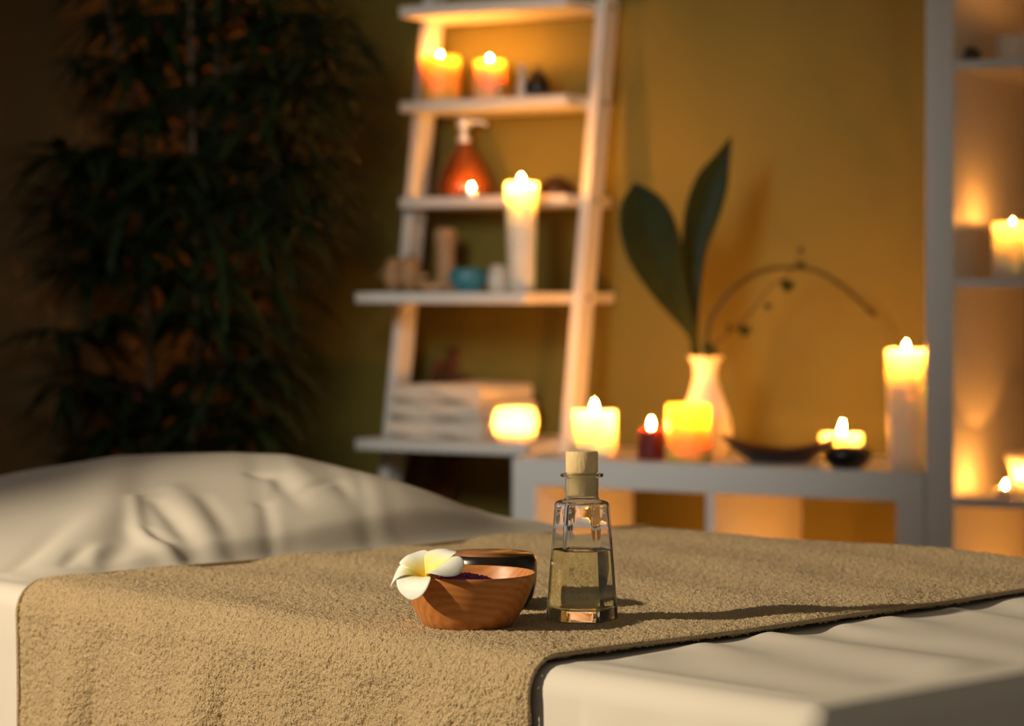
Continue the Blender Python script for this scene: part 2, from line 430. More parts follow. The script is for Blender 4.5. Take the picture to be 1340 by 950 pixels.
# round glowing candle holder on the bottom plank
x, y, m = spot(674, .175); R = 29*m
t = thing('candle_holder', 'round glowing white candle holder on the bottom plank beside towels', 'candle holder', (x, y, SH['bottom']), 0, GS)
out = [(0,0),(.62*R,0),(.75*R,.08*R),(.93*R,.45*R),(R,.85*R),(.97*R,1.25*R),(.83*R,1.5*R),(.68*R,1.56*R)]
inn = [(.66*R,1.52*R),(.78*R,1.40*R),(.88*R,1.2*R),(.90*R,.85*R),(.82*R,.45*R),(.66*R,.16*R),(0,.12*R)]
MB().lathe(out+inn, 56).build('bowl', M_FROST, t, sharp=0)
MB().lathe([(0,.122*R),(.45*R,.122*R),(.45*R,.60*R),(.3*R,.57*R),(0,.55*R)], 36).build('wax', IVORY, t)
wick(t, (0,0,.55*R)); flame(t, (0,0,.55*R+.005), .018, .0046)

# flared bowl lamp in the tall unit's lower cell
x, y, m = spot(1347, .12); R = 34*m
t = thing('candle_bowl', 'flared glowing white candle bowl cut off by the right picture edge', 'candle holder', (x, y, TALL_Z[1]+.0006), 0, GT)
hB = 54*m
MB().lathe([(0,0),(.42*R,0),(.5*R,.06*hB),(.6*R,.3*hB),(.8*R,.7*hB),(R,hB),(.96*R,hB),(.74*R,.7*hB),(.54*R,.3*hB),(.44*R,.12*hB),(0,.12*hB)], 56).build('bowl', M_FROST, t, sharp=0)
MB().lathe([(0,.125*hB),(.43*R,.125*hB),(.47*R,.36*hB),(0,.34*hB)], 36).build('wax', IVORY, t)
wick(t, (0,0,.34*hB)); flame(t, (0,0,.34*hB+.004), .013, .0026)

# ------------------------------------------------------------------ vase with leaves
xv, yv, m = spot(923, .20)
zt = height(466, yv); H = zt-LOW_TOP
t = thing('vase', 'slim white ceramic vase holding leaves behind the amber candle', 'vase', (xv, yv, LOW_TOP))
pr = [(0,0),(24,0),(27,.01),(33,.13),(35,.24),(34,.33),(29,.47),(22,.62),(17,.74),(15.5,.83),(18,.93),(24.5,1.0)]
prof = [(r*m, q*H if i else 0) for i, (r, q) in enumerate(pr)]
inn = [(22.5*m, H*.995), (16*m, .92*H), (13.5*m, .82*H), (15*m, .74*H), (20*m, .62*H), (26*m,.47*H), (30*m, .25*H), (22*m,.04*H), (0,.035*H)]
pf = [(p[0], p[1]) for p in catmull(prof, 4)]; pf[0] = (0, 0)
MB().lathe(pf+inn, 56).build('body', M_CERAMIC, t, sharp=60)
VG = 'greenery in the white vase'
def pxw(px, py, depth): return ((px-CX)/FPX*depth, depth, height(py, depth))
def leaf(label, mid, hw, lean, dat):
    """mid: pixel midline from base to tip, hw: half widths in pixels; lean: depth offset of the tip"""
    t = thing('vase_leaf', label, 'leaf', (xv, yv, LOW_TOP+.05), 0, VG)
    M2 = catmull([(a, b, h) for (a, b), h in zip(mid, hw)], 6)
    n = len(M2); rows = []
    for i, (px, py, h) in enumerate(M2):
        q = i/(n-1); dep = yv+(.006 if lean > 0 else -.006)+lean*(q**1.4)+dat*math.sin(q*PI)
        j0, j1 = max(i-1, 0), min(i+1, n-1)
        tx, ty = M2[j1][0]-M2[j0][0], M2[j1][1]-M2[j0][1]; L = math.hypot(tx, ty); nx, ny = -ty/L, tx/L
        row = []
        for k in range(9):
            w = (k-4)/4
            fold = .32*abs(w)**1.3*max(h, .5)*dep/FPX
            p = pxw(px+nx*h*w, py+ny*h*w, dep)
            row.append((p[0]-xv, p[1]-yv-fold+.10*w*h*dep/FPX, p[2]-LOW_TOP-.05))
        rows.append(row)
    MB().grid(np.array(rows)).build('leaf_blade', M_LEAF, t, sharp=0, solid=.0012)
    dy = .006 if lean > 0 else -.006; p0, p1, p2 = pxw(*mid[0], yv+dy), pxw(*mid[1], yv+dy), (xv+dy*.5, yv+dy, LOW_TOP+.05)
    f = lambda p: (p[0]-xv, p[1]-yv, p[2]-LOW_TOP-.05)
    MB().tube([f(p2), f(p0), f(p1)], [.003,.003,.002], 8).build('leaf_stalk', M_LEAF, t)
leaf('broad dark leaf leaning left in the white vase', [(911,468),(905,436),(886,400),(868,362),(855,325),(844,288),(836,260),(831,239)], [4,7,17,28,37,35.5,24,1], -.05, -.012)
leaf('taller narrow pointed leaf standing upright in the white vase', [(912,468),(909,420),(906,362),(909,320),(918,280),(931,240),(945,208),(957,178)], [3,5,13,17,23,22,11,.6], .03, .01)
f = lambda p: (p[0]-xv, p[1]-yv, p[2]-LOW_TOP-.05)
t = thing('arching_stem', 'long bare flower stem arching right out of the white vase', 'stem', (xv, yv, LOW_TOP+.05), 0, VG)
pts = [(922,500),(925,465),(927,430),(940,402),(965,373),(1000,354),(1040,350),(1075,357),(1108,379),(1134,402)]
cp = catmull([f(pxw(a, b, yv-.03*i/9*(-1 if i > 4 else 1))) for i, (a, b) in enumerate(pts)], 5)
MB().tube([tuple(p) for p in cp], [.0048-.0012*i/len(cp) for i in range(len(cp))], 8).build('stalk', M_STEM, t)
e = Vector(cp[-1]); dr = (e-Vector(cp[-4])).normalized()
MB().tube([e-dr*.002, e+dr*.006, e+dr*.013, e+dr*.021, e+dr*.026], [.0035,.006,.0066,.004,.001], 10).build('bud', M_TWIG, t)
t = thing('ivy_sprig', 'thin reddish sprig with small heart leaves in the white vase', 'sprig', (xv, yv, LOW_TOP+.05), 0, VG)
tw = [(917,500),(924,466),(946,441),(966,427),(982,409),(1002,383),(1014,371),(1030,362),(1041,345),(1048,328)]
TP = [f(pxw(a, b, yv-.035-.004*i)) for i, (a, b) in enumerate(tw)]; TP[0] = (TP[0][0], 0, TP[0][2]); TP[1] = (TP[1][0], -.012, TP[1][2])
cp = catmull(TP, 5)
MB().tube([tuple(p) for p in cp], [.0021-.001*i/len(cp) for i in range(len(cp))], 7).build('twig', M_TWIG, t)
def heart(px, py, size, rot, dep):
    n = 22; c = f(pxw(px, py, dep)); sz = size*dep/FPX
    ring = []
    for k in range(n):
        a = 2*PI*k/n
        hx = .5*16*math.sin(a)**3/16; hz = .5*(13*math.cos(a)-5*math.cos(2*a)-2*math.cos(3*a)-math.cos(4*a))/16
        ring.append((hx, .12*hx*hx*4-.05*hz, hz))
    vs = [(0, -.02, .1)]+ring; fs = [(0, k+1, (k+1) % n+1) for k in range(n)]
    mb = MB().add([tuple(sz*q for q in p) for p in vs], fs)
    mb.xform(Matrix.Translation(c) @ Matrix.Rotation(.4, 4, 'Z') @ Matrix.Rotation(rot, 4, 'Y'))
    mb.build('heart_leaf', M_LEAF, t, sharp=0, solid=.001)
for (a, b, s, r) in ((929,459,24,.6),(975,433,20,.1),(1031,374,21,.15),(1049,347,13,-.4),(1005,401,11,.2),(954,428,9,1.2),(1048,327,8,2.6)):
    heart(a, b, s, r, yv-.05)

# ------------------------------------------------------------------ boat dish and stones on the low unit
x, y, m = spot(1020, .115)
t = thing('boat_dish', 'dark boat-shaped wooden dish with pointed ends', 'dish', (x, y, LOW_TOP), rad(-12))
n = 40; Ld, Wd = 82*m, 48*m
def boat(scale_l, scale_w, zf, inner=False):
    R = []
    for k in range(n):
        a = 2*PI*k/n; c, s_ = math.cos(a), math.sin(a)
        px_ = scale_l*Ld*(abs(c)**.9)*(1 if c >= 0 else -1); py_ = scale_w*Wd*(abs(s_)**1.35)*(1 if s_ >= 0 else -1)
        R.append((px_, py_, zf(abs(px_)/Ld)))
    return R
rim = lambda q: .025+.028*q**2.0
rg = [boat(.42,.38,lambda q:0), boat(.52,.5,lambda q:.003+.004*q), boat(.78,.8,lambda q:.013+.020*q*q), boat(.98,.98,lambda q:rim(q)-.001), boat(1,1,rim),
      boat(.95,.9,lambda q:rim(q)-.0015), boat(.74,.7,lambda q:.017+.014*q*q), boat(.5,.45,lambda q:.0085), boat(.2,.2,lambda q:.007)]
MB().rings(rg).build('dish_body', M_DARKWOOD, t, sharp=50)
x, y, m = spot(1109, .035)
t = tag(MB().lathe([(0,0),(17*m,0),(22*m,.003),(29*m,.013),(32*m,.022),(31.5*m,.029),(28*m,.0355),(23*m,.038),(19*m,.036),(11*m,.029),(0,.027)], 48, lambda a, z: 1+.04*math.sin(2*a+1)).build('stone_dish', M_BLACK, sharp=0, loc=(x, y, LOW_TOP+.0006)),
    'small round black stone dish at the front of the low shelf unit', 'dish')

# ------------------------------------------------------------------ ornaments of the ladder shelf
# fourth plank: pale vial added as the candle glint on the black pot
x, y, m = spot(683, .36)
t = thing('glint_vial', 'slim pale vial standing in for the candle glint on the black pot', 'bottle', (x, y, SH['fourth']))
r = 6.5*m
MB().lathe([(0,0),(r,0),(r*1.05,.004),(r*1.02,.034),(r*.62,.043),(r*.6,.052),(r*.72,.054),(r*.7,.057),(0,.057)], 32).build('body', M_CERAMIC, t)
MB().lathe([(0,.0572),(r*.5,.0572),(r*.62,.062),(r*.5,.068),(0,.070)], 28).build('stopper', M_CERAMIC, t)
x, y, m = spot(703, .37)
t = thing('black_pot', 'small black glossy pot with a pointed lid on the fourth plank', 'pot', (x, y, SH['fourth']))
r = 17*m
MB().lathe([(0,0),(r*.62,0),(r*.92,.008),(r*1.02,.020),(r*.95,.032),(r*.72,.041),(r*.6,.043),(r*.55,.041),(0,.040)], 40).build('body', M_BLACK, t, sharp=0)
MB().lathe([(0,.0415),(r*.66,.044),(r*.62,.048),(r*.36,.054),(r*.12,.058),(r*.16,.063),(r*.10,.067),(0,.068)], 32).build('lid', M_BLACK, t, sharp=0)
# third plank: soap dispenser, dark bowl
x, y, m = spot(607, .395)
t = thing('soap_dispenser', 'copper-brown teardrop soap dispenser with a chrome pump', 'soap dispenser', (x, y, SH['third']), ROTW+rad(30))
r = 38*m; hb = 73*m
prof = [(0,0),(.8*r,0),(.93*r,.02*hb),(r,.12*hb),(.98*r,.25*hb),(.88*r,.43*hb),(.68*r,.63*hb),(.46*r,.8*hb),(.30*r,.92*hb),(.24*r,1.0*hb),(0,1.0*hb)]
MB().lathe(prof, 56).build('body', M_COPPER, t, sharp=50)
pu = MB().lathe([(0,hb),(.24*r,hb),(.24*r,hb+.010),(.12*r,hb+.012),(.11*r,hb+.026),(.22*r,hb+.028),(.24*r,hb+.046),(.2*r,hb+.049),(0,hb+.049)], 32).build('pump', M_CHROME, t)
MB().tube([(0,0,hb+.041),(.022,0,hb+.042),(.040,-.004,hb+.0405),(.046,-.005,hb+.035)], [.005,.0045,.004,.0035], 12).build('spout', M_CHROME, pu)
x, y, m = spot(728, .40)
t = thing('wooden_bowl', 'upturned dark brown wooden bowl at the right of the third plank', 'bowl', (x, y, SH['third']))
r = 26*m
MB().lathe([(r*.96,.0),(r,.002),(r*.97,.012),(r*.8,.024),(r*.55,.032),(r*.34,.035),(r*.33,.039),(0,.039)]+[], 48).build('shell', M_DARKWOOD, t, sharp=50)
# second plank: massage roller, pestle, teal bowl, white candle
x, y, m = spot(535, .25)
t = thing('massage_roller', 'pale wooden two-ball massage roller lying on the second plank', 'massage roller', (x, y, SH['second']), rad(-18))
def ball(cx_, r, sq=1): 
    pr = [(0,-r*sq)]+[(r*math.cos(a), r*sq*math.sin(a)) for a in np.linspace(-PI/2+.2, PI/2-.2, 15)]+[(0, r*sq)]
    return MB().lathe(pr, 40).xform(Matrix.Translation((cx_, 0, r)) @ Matrix.Rotation(PI/2, 4, 'Y'))
r1 = 23*m
b1 = ball(-20*m, r1, .62).build('ball', M_PALEWOOD, t, sharp=0)
b2 = ball(3*m, r1*1.08, .55).build('ball', M_PALEWOOD, t, sharp=0)
MB().tube([(-42*m,0,r1),(26*m,0,r1*.9)], .005, 14).build('axle', M_PALEWOOD, t)
MB().tube([(14*m,-.004,r1*.55),(24*m,-.006,.012),(36*m,-.008,.0105),(46*m,-.01,.0105),(52*m,-.01,.0105)], [.006,.010,.0105,.0095,.005], 18).build('handle', M_PALEWOOD, t)
x, y, m = spot(583, .345)
t = thing('wooden_pestle', 'upright pale wooden massage pestle with a rounded top', 'massage tool', (x, y, SH['second']))
hP = height(298, y)-SH['second']
MB().lathe([(0,0),(17*m,0),(19*m,.003),(19*m,.012),(15*m,.024),(12.5*m,.036),(13*m,hP*.62),(15*m,hP*.82),(15.5*m,hP*.93),(13*m,hP*.98),(7*m,hP),(0,hP)], 40).build('handle', M_PALEWOOD, t, sharp=0)
x, y, m = spot(612, .25)
t = thing('tea_bowl', 'small round teal glazed bowl on the second plank', 'bowl', (x, y, SH['second']))
r = 25*m
MB().lathe([(0,0),(.55*r,0),(.6*r,.003),(.86*r,.011),(r,.025),(.98*r,.036),(.86*r,.046),(.8*r,.047),(.8*r,.044),(.9*r,.034),(.9*r,.024),(.6*r,.008),(0,.006)], 48, lambda a, z: 1+.012*math.sin(9*a)).build('shell', M_BLUE, t, sharp=0)
x, y, m = spot(652, .27)
t = thing('white_jar', 'little round white jar between teal bowl and tall candle', 'jar', (x, y, SH['second']))
r = 14.5*m
MB().lathe([(0,0),(.7*r,0),(.9*r,.006),(r,.02),(.97*r,.034),(.8*r,.042),(.75*r,.043),(0,.043)], 40).build('body', M_CERAMIC, t, sharp=0)
MB().lathe([(0,.0435),(.8*r,.0435),(.82*r,.047),(.6*r,.052),(.2*r,.054),(0,.054)], 36).build('lid', M_CERAMIC, t, sharp=60)

# bottom plank: folded towels
def folded_towel(label, z, L, W, h, dx, dy, rz):
    x, y = wall_xy(-.292, .305)
    t = thing('folded_towel', label, 'towel', (x+dx, y+dy, z), ROTW+rz, 'folded white towels on the bottom plank')
    nx, ny = 26, 22
    prof = []            # closed cross-section (y, z): three layers folded, front fold rounded
    for k in range(24):
        a = PI/2+PI*k/23
        prof.append((-W/2+h/2+h/2*math.cos(a)*1.0, h/2+h/2*math.sin(a)))
    prof = [(W/2*q, h) for q in (1,.75,.5,.25,0,-.25,-.5,-.7)]+prof+[(W/2*q, 0) for q in (-.7,-.5,-.25,0,.25,.5,.75,1)]
    rgs = []
    for i in range(nx):
        q = -1+2*i/(nx-1); end = 1-max(0, abs(q)-.9)*1.6
        rgs.append([(q*L/2, p[0]+.002*math.sin(6*q+p[1]*200), (p[1]-h/2)*end*(1+.06*math.sin(5*q+p[0]*30))+h/2+(.006*(1-q*q) if z > SH['bottom']+.05 and p[1] > h*.5 else 0)) for p in prof])
    MB().rings(rgs).build('towel_body', M_TOWELW, t, sharp=60)
    mb = MB()            # the inner fold line along the front and sides
    ed = [(q*L/2*1.002, -W/2-.0004-.0006*math.sin(9*q), h*.5+.0012*math.sin(7*q)) for q in np.linspace(-1, 1, 26)]
    mb.tube(ed, .0016, 6).build('fold_edge', M_TOWELW, t)
zb = SH['bottom']
folded_towel('lowest of the folded white towels on the bottom plank', zb+.0005, .215, .225, .034, 0, 0, rad(2))
folded_towel('middle of the folded white towels on the bottom plank', zb+.0360, .212, .220, .033, .002, 0, rad(-2))
folded_towel('topmost folded white towel on the bottom plank', zb+.0705, .206, .215, .030, 0, .003, rad(1))

# slats leaning on the wall behind the ladder
x, y = wall_xy(-.30, .42)
t = thing('wooden_stand', 'dark reddish-brown folded wooden stand leaning on the wall behind the ladder shelf', 'stand', (x, y, 0), ROTW)
def slat(px0, py0, px1, py1, w, d_top, name):
    d0 = .385
    z1 = height(py0, spot(px0, d_top)[1]); s1 = s_at(px0, d_top)
    z0 = height(py1, spot(px1, .43)[1]); s0 = s_at(px1, .43)
    k = (s1-s0)/(z1-z0); sf = s1-k*z1
    mb = MB(); hw = w/2; th = .012
    vs = []
    for (s, d, z) in ((sf, d0, 0), (s1, d_top, z1)):
        s -= -.30; d -= .42
        vs += [(s-hw, d-th/2, z), (s+hw, d-th/2, z), (s+hw, d+th/2, z), (s-hw, d+th/2, z)]
    mb.add(vs, [(0,3,2,1),(4,5,6,7),(0,1,5,4),(1,2,6,5),(2,3,7,6),(3,0,4,7)])
    return mb.build(name, M_REDWOOD, t, bevel=.002)
slat(575, 470, 524, 645, .019, .470, 'slat')
slat(595, 455, 556, 648, .021, .486, 'slat')
slat(607, 489, 585, 600, .016, .470, 'slat')

# ------------------------------------------------------------------ tall unit, upper cell
x, y, m = spot(1269, .07)
tag(MB().lathe([(0,0),(11*m,0),(15*m,.005),(15*m,.014),(11*m,.023),(5*m,.027),(0,.0275)], 36, lambda a, z: 1+.07*math.sin(2*a)).build('pebble', mottled('brown_grey_stone',(.05,.04,.03),(.08,.065,.05),40,.6), sharp=0, loc=(x, y, TALL_Z[3])),
    'dark smooth pebble in the upper cell of the tall shelf unit', 'stone')
x, y, m = spot(1333, .09)
t = thing('white_cup', 'white ceramic cup in the upper cell of the tall shelf unit', 'cup', (x, y, TALL_Z[3]+.0006))
r = 30*m; hC = 33*m
MB().lathe([(0,0),(.85*r,0),(.93*r,.03*hC),(r,.5*hC),(r,hC),(.94*r,hC),(.93*r,.5*hC),(.85*r,.1*hC),(0,.08*hC)], 48).build('body', M_CERAMIC, t, sharp=50)
MB().tube([(r*.98*math.cos(.4), r*.98*math.sin(.4), hC*.8), (r*1.4*math.cos(.4), r*1.4*math.sin(.4), hC*.7), (r*1.4*math.cos(.4), r*1.4*math.sin(.4), hC*.35), (r*.98*math.cos(.4), r*.98*math.sin(.4), hC*.22)], .004, 10).build('handle', M_CERAMIC, t)

# ------------------------------------------------------------------ bamboo plant
PXc, PYc = -.62, 4.80
pl = thing('bamboo_plant', 'tall dark leafy bamboo plant in the corner beside the ladder shelf', 'plant', (PXc, PYc, 0))
pot = MB().lathe([(0,0),(.11,0),(.12,.01),(.15,.26),(.16,.27),(.16,.30),(.145,.30),(.14,.26),(0,.255)], 48).build('pot', M_POT, pl)
MB().lathe([(0,.256),(.139,.258),(.12,.268),(0,.272)], 32).build('soil', M_DARKWOOD, pot)
canes = []; cane_mb = []
for k in range(7):
    a = 2*PI*k/7+.4; r0 = .04+.05*(k % 3)/2
    bx, by = r0*math.cos(a), r0*math.sin(a)
    tx, ty = bx+.12*math.cos(a)+random.uniform(-.05,.05), by+.08*math.sin(a)
    hz = random.uniform(1.85, 2.2)
    pts = [(bx+(tx-bx)*q*q+.012*math.sin(7*q+k), by+(ty-by)*q*q, .26+(hz-.26)*q) for q in np.linspace(0, 1, 14)]
    canes.append(pts)
    cane_mb.append(MB().tube(pts, [.0085-.004*i/13 for i in range(14)], 9))
def leaf_blade(base, dirv, L, W, droop):
    """a lance-shaped bent leaf: 6 rows of 3 points"""
    dirv = Vector(dirv).normalized(); side = dirv.cross(Vector((0,0,1))).normalized(); up = side.cross(dirv)
    rows = []
    for i, (q, w) in enumerate(((0,.1),(.15,.7),(.35,1),(.6,.8),(.82,.42),(1,.02))):
        c = Vector(base)+dirv*(L*q)+Vector((0,0,-1))*(droop*L*q*q)
        rows += [c-side*(W*w/2)+up*(.12*W*w), c, c+side*(W*w/2)+up*(.12*W*w)]
    fs = [(i*3+j, i*3+j+1, (i+1)*3+j+1, (i+1)*3+j) for i in range(5) for j in range(2)]
    return [tuple(p) for p in rows], fs
# fans of leaves where the photograph shows the clumps: (px, py, spread scale)
fans = []
def depth_rand(): return PYc+random.uniform(-.24, .18)
clumps = [(150,20,1),(205,30,1),(330,20,1),(385,25,1.1),(425,45,1.1),(250,20,.9),(120,85,.6),(165,95,1),(210,75,1),(250,105,1),(300,60,.9),(340,85,1.2),(390,75,1.2),(430,75,.9),
          (175,150,.8),(215,140,1),(330,125,1.2),(385,120,1.2),(430,110,.8),(295,110,.8),(345,160,1.2),(395,165,1.1),(270,175,.8),
          (75,205,.9),(110,205,1),(145,200,1.1),(190,215,1.1),(235,215,1.1),(280,215,1.1),(325,210,1.2),(370,215,1.1),(415,215,.8),
          (85,265,.9),(125,250,1.1),(170,255,1.2),(220,260,1.2),(270,260,1.2),(320,260,1.2),(370,265,1.2),(415,260,.9),
          (90,300,.9),(130,315,1),(180,310,1.1),(230,315,1.1),(290,315,1.2),(340,310,1.2),(390,290,.9),
          (95,355,.8),(130,350,1.1),(210,360,.9),(255,360,1.1),(300,365,1.2),(345,365,1.1),
          (80,440,1.0),(115,435,.9),(150,420,.7),(245,410,1.1),(285,420,1.2),(325,425,1.2),(350,470,1),
          (90,510,1.2),(130,505,1),(165,515,1),(255,480,1.1),(295,485,1.2),(330,520,1.1),(215,530,.8),(265,545,1.1),(310,555,1.1),(160,560,1),(150,-40,1),(210,-50,1),(270,-30,1),(330,-45,1.1),(380,-40,1.1),(190,-110,1),(250,-120,1),(310,-115,1),(360,-120,1),(220,-190,.9),(290,-195,1),(340,-190,.9),(125,585,.8),(340,560,.8),(235,585,.8)]
V, Fc = [], []
for (a, b, sc_) in clumps:
    for rep in range(4):
        dep = depth_rand(); px, py = a+random.uniform(-10, 10), b+random.uniform(-10, 10)
        c = Vector(pxw(px, py, dep))-Vector((PXc, PYc, 0))
        ci, best = min(((i_, Vector(p)) for i_, pts in enumerate(canes) for p in pts), key=lambda q_: (Vector((q_[1].x-c.x, q_[1].y-c.y, 2*(q_[1].z-c.z+.06)))).length)
        if rep == 3 and a < 140: continue
        if rep == 0: cane_mb[ci].tube([best, (best+c)/2+Vector((0,0,.01)), c], [.0028,.002,.0013], 5)
        outw = Vector((c.x-best.x, c.y-best.y, 0)); base_a = math.atan2(outw.y, outw.x)
        nl = random.randint(6, 9)
        for k in range(nl):
            aa = base_a+(k-(nl-1)/2)*rad(50)+random.uniform(-.25, .25)
            el = random.uniform(-.35, .45)
            dv = (math.cos(aa)*math.cos(el), math.sin(aa)*math.cos(el)*.8, math.sin(el))
            L = random.uniform(.10, .16)*sc_
            vs, fs = leaf_blade(c, dv, L, random.uniform(.018, .027), random.uniform(.2, .6))
            # keep leaves off the walls
            ok = True
            for p in vs:
                w = np.array([p[0]+PXc, p[1]+PYc])-FRONT
                if w@UW < SC+.01 or w@NW > WALL_D-.01: ok = False
            if not ok: continue
            o_ = len(V); V += vs; Fc += [tuple(o_+i for i in q) for q in fs]
mbf = MB(); mbf.v, mbf.f = V, Fc
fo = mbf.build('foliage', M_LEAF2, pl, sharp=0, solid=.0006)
for b_ in cane_mb: b_.build('cane', M_CANE, pl, sharp=0)

# ------------------------------------------------------------------ massage table under the sheet
def vmax(u):
    return TW-.15*smoothstep(.925, 1.03, u)
tb = thing('massage_table', 'massage table hidden under the white sheet and beige towel', 'massage table', (*table_xy(0,0), 0), math.atan2(UT[1], UT[0]))
# local frame: x along the length, y = -v (v lies to the right of u)
outl = [(.035, .045)]+[(.035, TW-.02), (.90, TW-.02), (1.06, TW-.19), (TL-.02, TW-.19), (TL-.02, .045)]
mb = MB(); n = len(outl)
mb.add([(u, -v, TOP-.085) for u, v in outl]+[(u, -v, TOP-.008) for u, v in outl], [tuple(range(n)), tuple(range(2*n-1, n-1, -1))]+[(i, (i+1) % n, (i+1) % n+n, i+n) for i in range(n)])
mb.build('cushion', M_PAD, tb, bevel=.012, seg=3)
MB().box(.05, TL-.05, -TW+.22, -.07, TOP-.15, TOP-.087).build('frame', M_BEECH, tb, bevel=.003)
for u in (.12, TL-.16):
    for v in (.10, TW-.26):
        MB().box(u, u+.045, -v-.045, -v, 0, TOP-.15).build('leg', M_BEECH, tb, bevel=.004)

# ---- sheet: top grid with mound and creases, then sides
def soft_interp(xs, ys, lo, hi, sig):
    g = np.linspace(lo, hi, 800); y = np.interp(g, xs, ys); k = np.exp(-.5*(np.arange(-120, 121)*(g[1]-g[0])/sig)**2); k /= k.sum()
    y = np.convolve(np.pad(y, 120, mode='edge'), k, mode='valid'); return g, y
HG = soft_interp([.95,.985,1.02,1.077,1.21,1.28,1.47,1.635,1.81,1.99], [0,.040,.060,.072,.088,.088,.077,.055,.016,0], .5, 2.3, .018)
GG = soft_interp([.045,.15,.25,.33,.40,.47,.54,.60,.68], [0,.27,.46,.58,.70,.90,1.0,.85,.36], -.2, 1.0, .022)
def mound(u, v):
    return np.interp(u, *HG)*np.interp(v, *GG)*smoothstep(.958, .99, u)
def pix_mound(px, py):
    h = TOP
    for _ in range(12):
        u, v = pix_uv(px, py, h); h = .5*h+.5*(TOP+float(mound(u, v)))
    return u, v
CREASE = [  # pixel polylines on the mound, width m, amplitude (negative = valley)
    ([(60,742),(105,705),(150,660),(172,615)],.034,.0060), ([(140,738),(165,705),(182,660),(190,625)],.020,-.0050),
    ([(176,650),(180,688),(202,711),(250,721),(320,722)],.011,.0055), ([(192,690),(205,703),(222,710)],.009,-.0045),
    ([(205,655),(235,690),(268,718)],.011,-.0050), ([(225,640),(262,685),(300,716)],.020,.0045), ([(265,650),(300,690),(330,716)],.013,-.0028),
    ([(330,640),(362,678),(398,708)],.010,-.0055), ([(345,632),(385,672),(425,704)],.015,.0050), ([(345,680),(365,702),(388,714)],.011,-.0040),
    ([(395,640),(430,672),(470,702)],.012,-.0030), ([(300,628),(345,650),(380,674)],.013,-.0020), ([(420,622),(480,660),(540,695)],.018,.0030),
    ([(465,640),(520,670),(580,698)],.012,-.0030), ([(520,655),(580,682),(640,699)],.014,.0020),
    ([(20,745),(60,712),(100,672)],.014,-.0030), ([(120,738),(128,722),(145,708)],.010,.0030), ([(85,742),(100,727),(118,716)],.008,-.0030), ([(400,655),(440,682),(480,702)],.010,-.0035), ([(440,640),(490,672),(540,697)],.009,-.0025), ([(560,672),(610,688),(660,699)],.010,-.0025)]
def seg_dist(U, V, a, b):
    d = np.array(b)-np.array(a); L2 = d@d
    t = np.clip(((U-a[0])*d[0]+(V-a[1])*d[1])/L2, 0, 1)
    return np.hypot(U-a[0]-t*d[0], V-a[1]-t*d[1]), t
def sheet_z(U, V):
    Z = mound(U, V)
    for (pl_, w, amp) in CREASE:
        ps = [np.array(pix_mound(*p)) for p in pl_]
        best = np.full(U.shape, 9.0); tt = np.zeros(U.shape); ns_ = len(ps)-1
        for i in range(ns_):
            D, t = seg_dist(U, V, ps[i], ps[i+1]); k = D < best
            best = np.where(k, D, best); tt = np.where(k, (i+t)/ns_, tt)
        Z = Z+amp*np.exp(-(best/(w*(.7+.6*tt)))**2)*np.sin(PI*np.clip(.18+.8*tt, 0, 1))*smoothstep(.953, .98, U)*smoothstep(.60, .44, V)
    # puckers that run out from under the towel's right edge
    for (px, py, L, amp) in ((805,849,.09,.0045),(828,845,.07,.004),(874,834,.12,.0055),(962,823,.15,.006),(1062,809,.13,.006),(1124,801,.10,.0055),(1206,790,.14,.006),(1290,778,.1,.004)):
        u, v = pix_uv(px, py, TOP+.003)
        D, t = seg_dist(U, V, (u+.02, v), (u-L, v-.02))
        Z = Z+amp*np.exp(-(D/(.011+.012*t))**2)*(1-t)*smoothstep(.0, .04, V)*smoothstep(.266, .25, U)
    # broad slack
    Z = Z+.0022*np.sin(31*V+5*U)*smoothstep(.3, .22, U)*smoothstep(0, .06, V)*smoothstep(0, .05, U)
    Z = Z+.0016*np.sin(57*V-9*U+1.3)*smoothstep(.3, .22, U)*smoothstep(0, .06, V)*smoothstep(0, .05, U)
    return Z
rS = .020; V0 = .0212; U0 = .010
nu, nv = 420, 190
uu = np.linspace(U0+rS, TL-rS, nu); vv = np.linspace(0, 1, nv)
U = np.repeat(uu[:, None], nv, 1); VM = vmax(U)
Vv = V0+rS+(VM-2*rS-V0)*vv[None]
edge_fade = smoothstep(0, .035, U-rS-U0)*smoothstep(0, .02, Vv-rS-V0)*smoothstep(0, .02, VM-rS-Vv)
Zt = TOP+sheet_z(U, Vv)*np.where(U < .9, edge_fade, smoothstep(0, .02, Vv-rS-V0))
def to_world(U, V, Z):
    X = CORNER[0]+U*UT[0]+V*VT[0]; Y = CORNER[1]+U*UT[1]+V*VT[1]
    return np.stack([X, Y, Z], -1)
P = to_world(U, Vv, Zt).reshape(-1, 3); F = [grid_faces(nu, nv)]
# perimeter loop (indices on the grid) with outward normals in (u, v)
idx = []; nor = []
def fan(i, j, a0, a1, n=7):
    for k in range(n):
        a = a0+(a1-a0)*k/(n-1); idx.append(i*nv+j); nor.append((math.cos(a), math.sin(a)))
fan(0, 0, -PI/2, -PI, 8)                                                   # near corner
for j in range(1, nv-1): idx.append(j); nor.append((-1, 0))                 # foot end
fan(0, nv-1, PI, PI/2, 8)
for i in range(1, nu-1):
    s = (vmax(uu[i]+.001)-vmax(uu[i]-.001))/.002; L = math.hypot(1, s)
    idx.append(i*nv+nv-1); nor.append((-s/L, 1/L))
fan(nu-1, nv-1, PI/2, 0, 8)
for j in range(nv-2, 0, -1): idx.append((nu-1)*nv+j); nor.append((1, 0))
fan(nu-1, 0, 0, -PI/2, 8)
for i in range(nu-2, 0, -1): idx.append(i*nv); nor.append((0, -1))
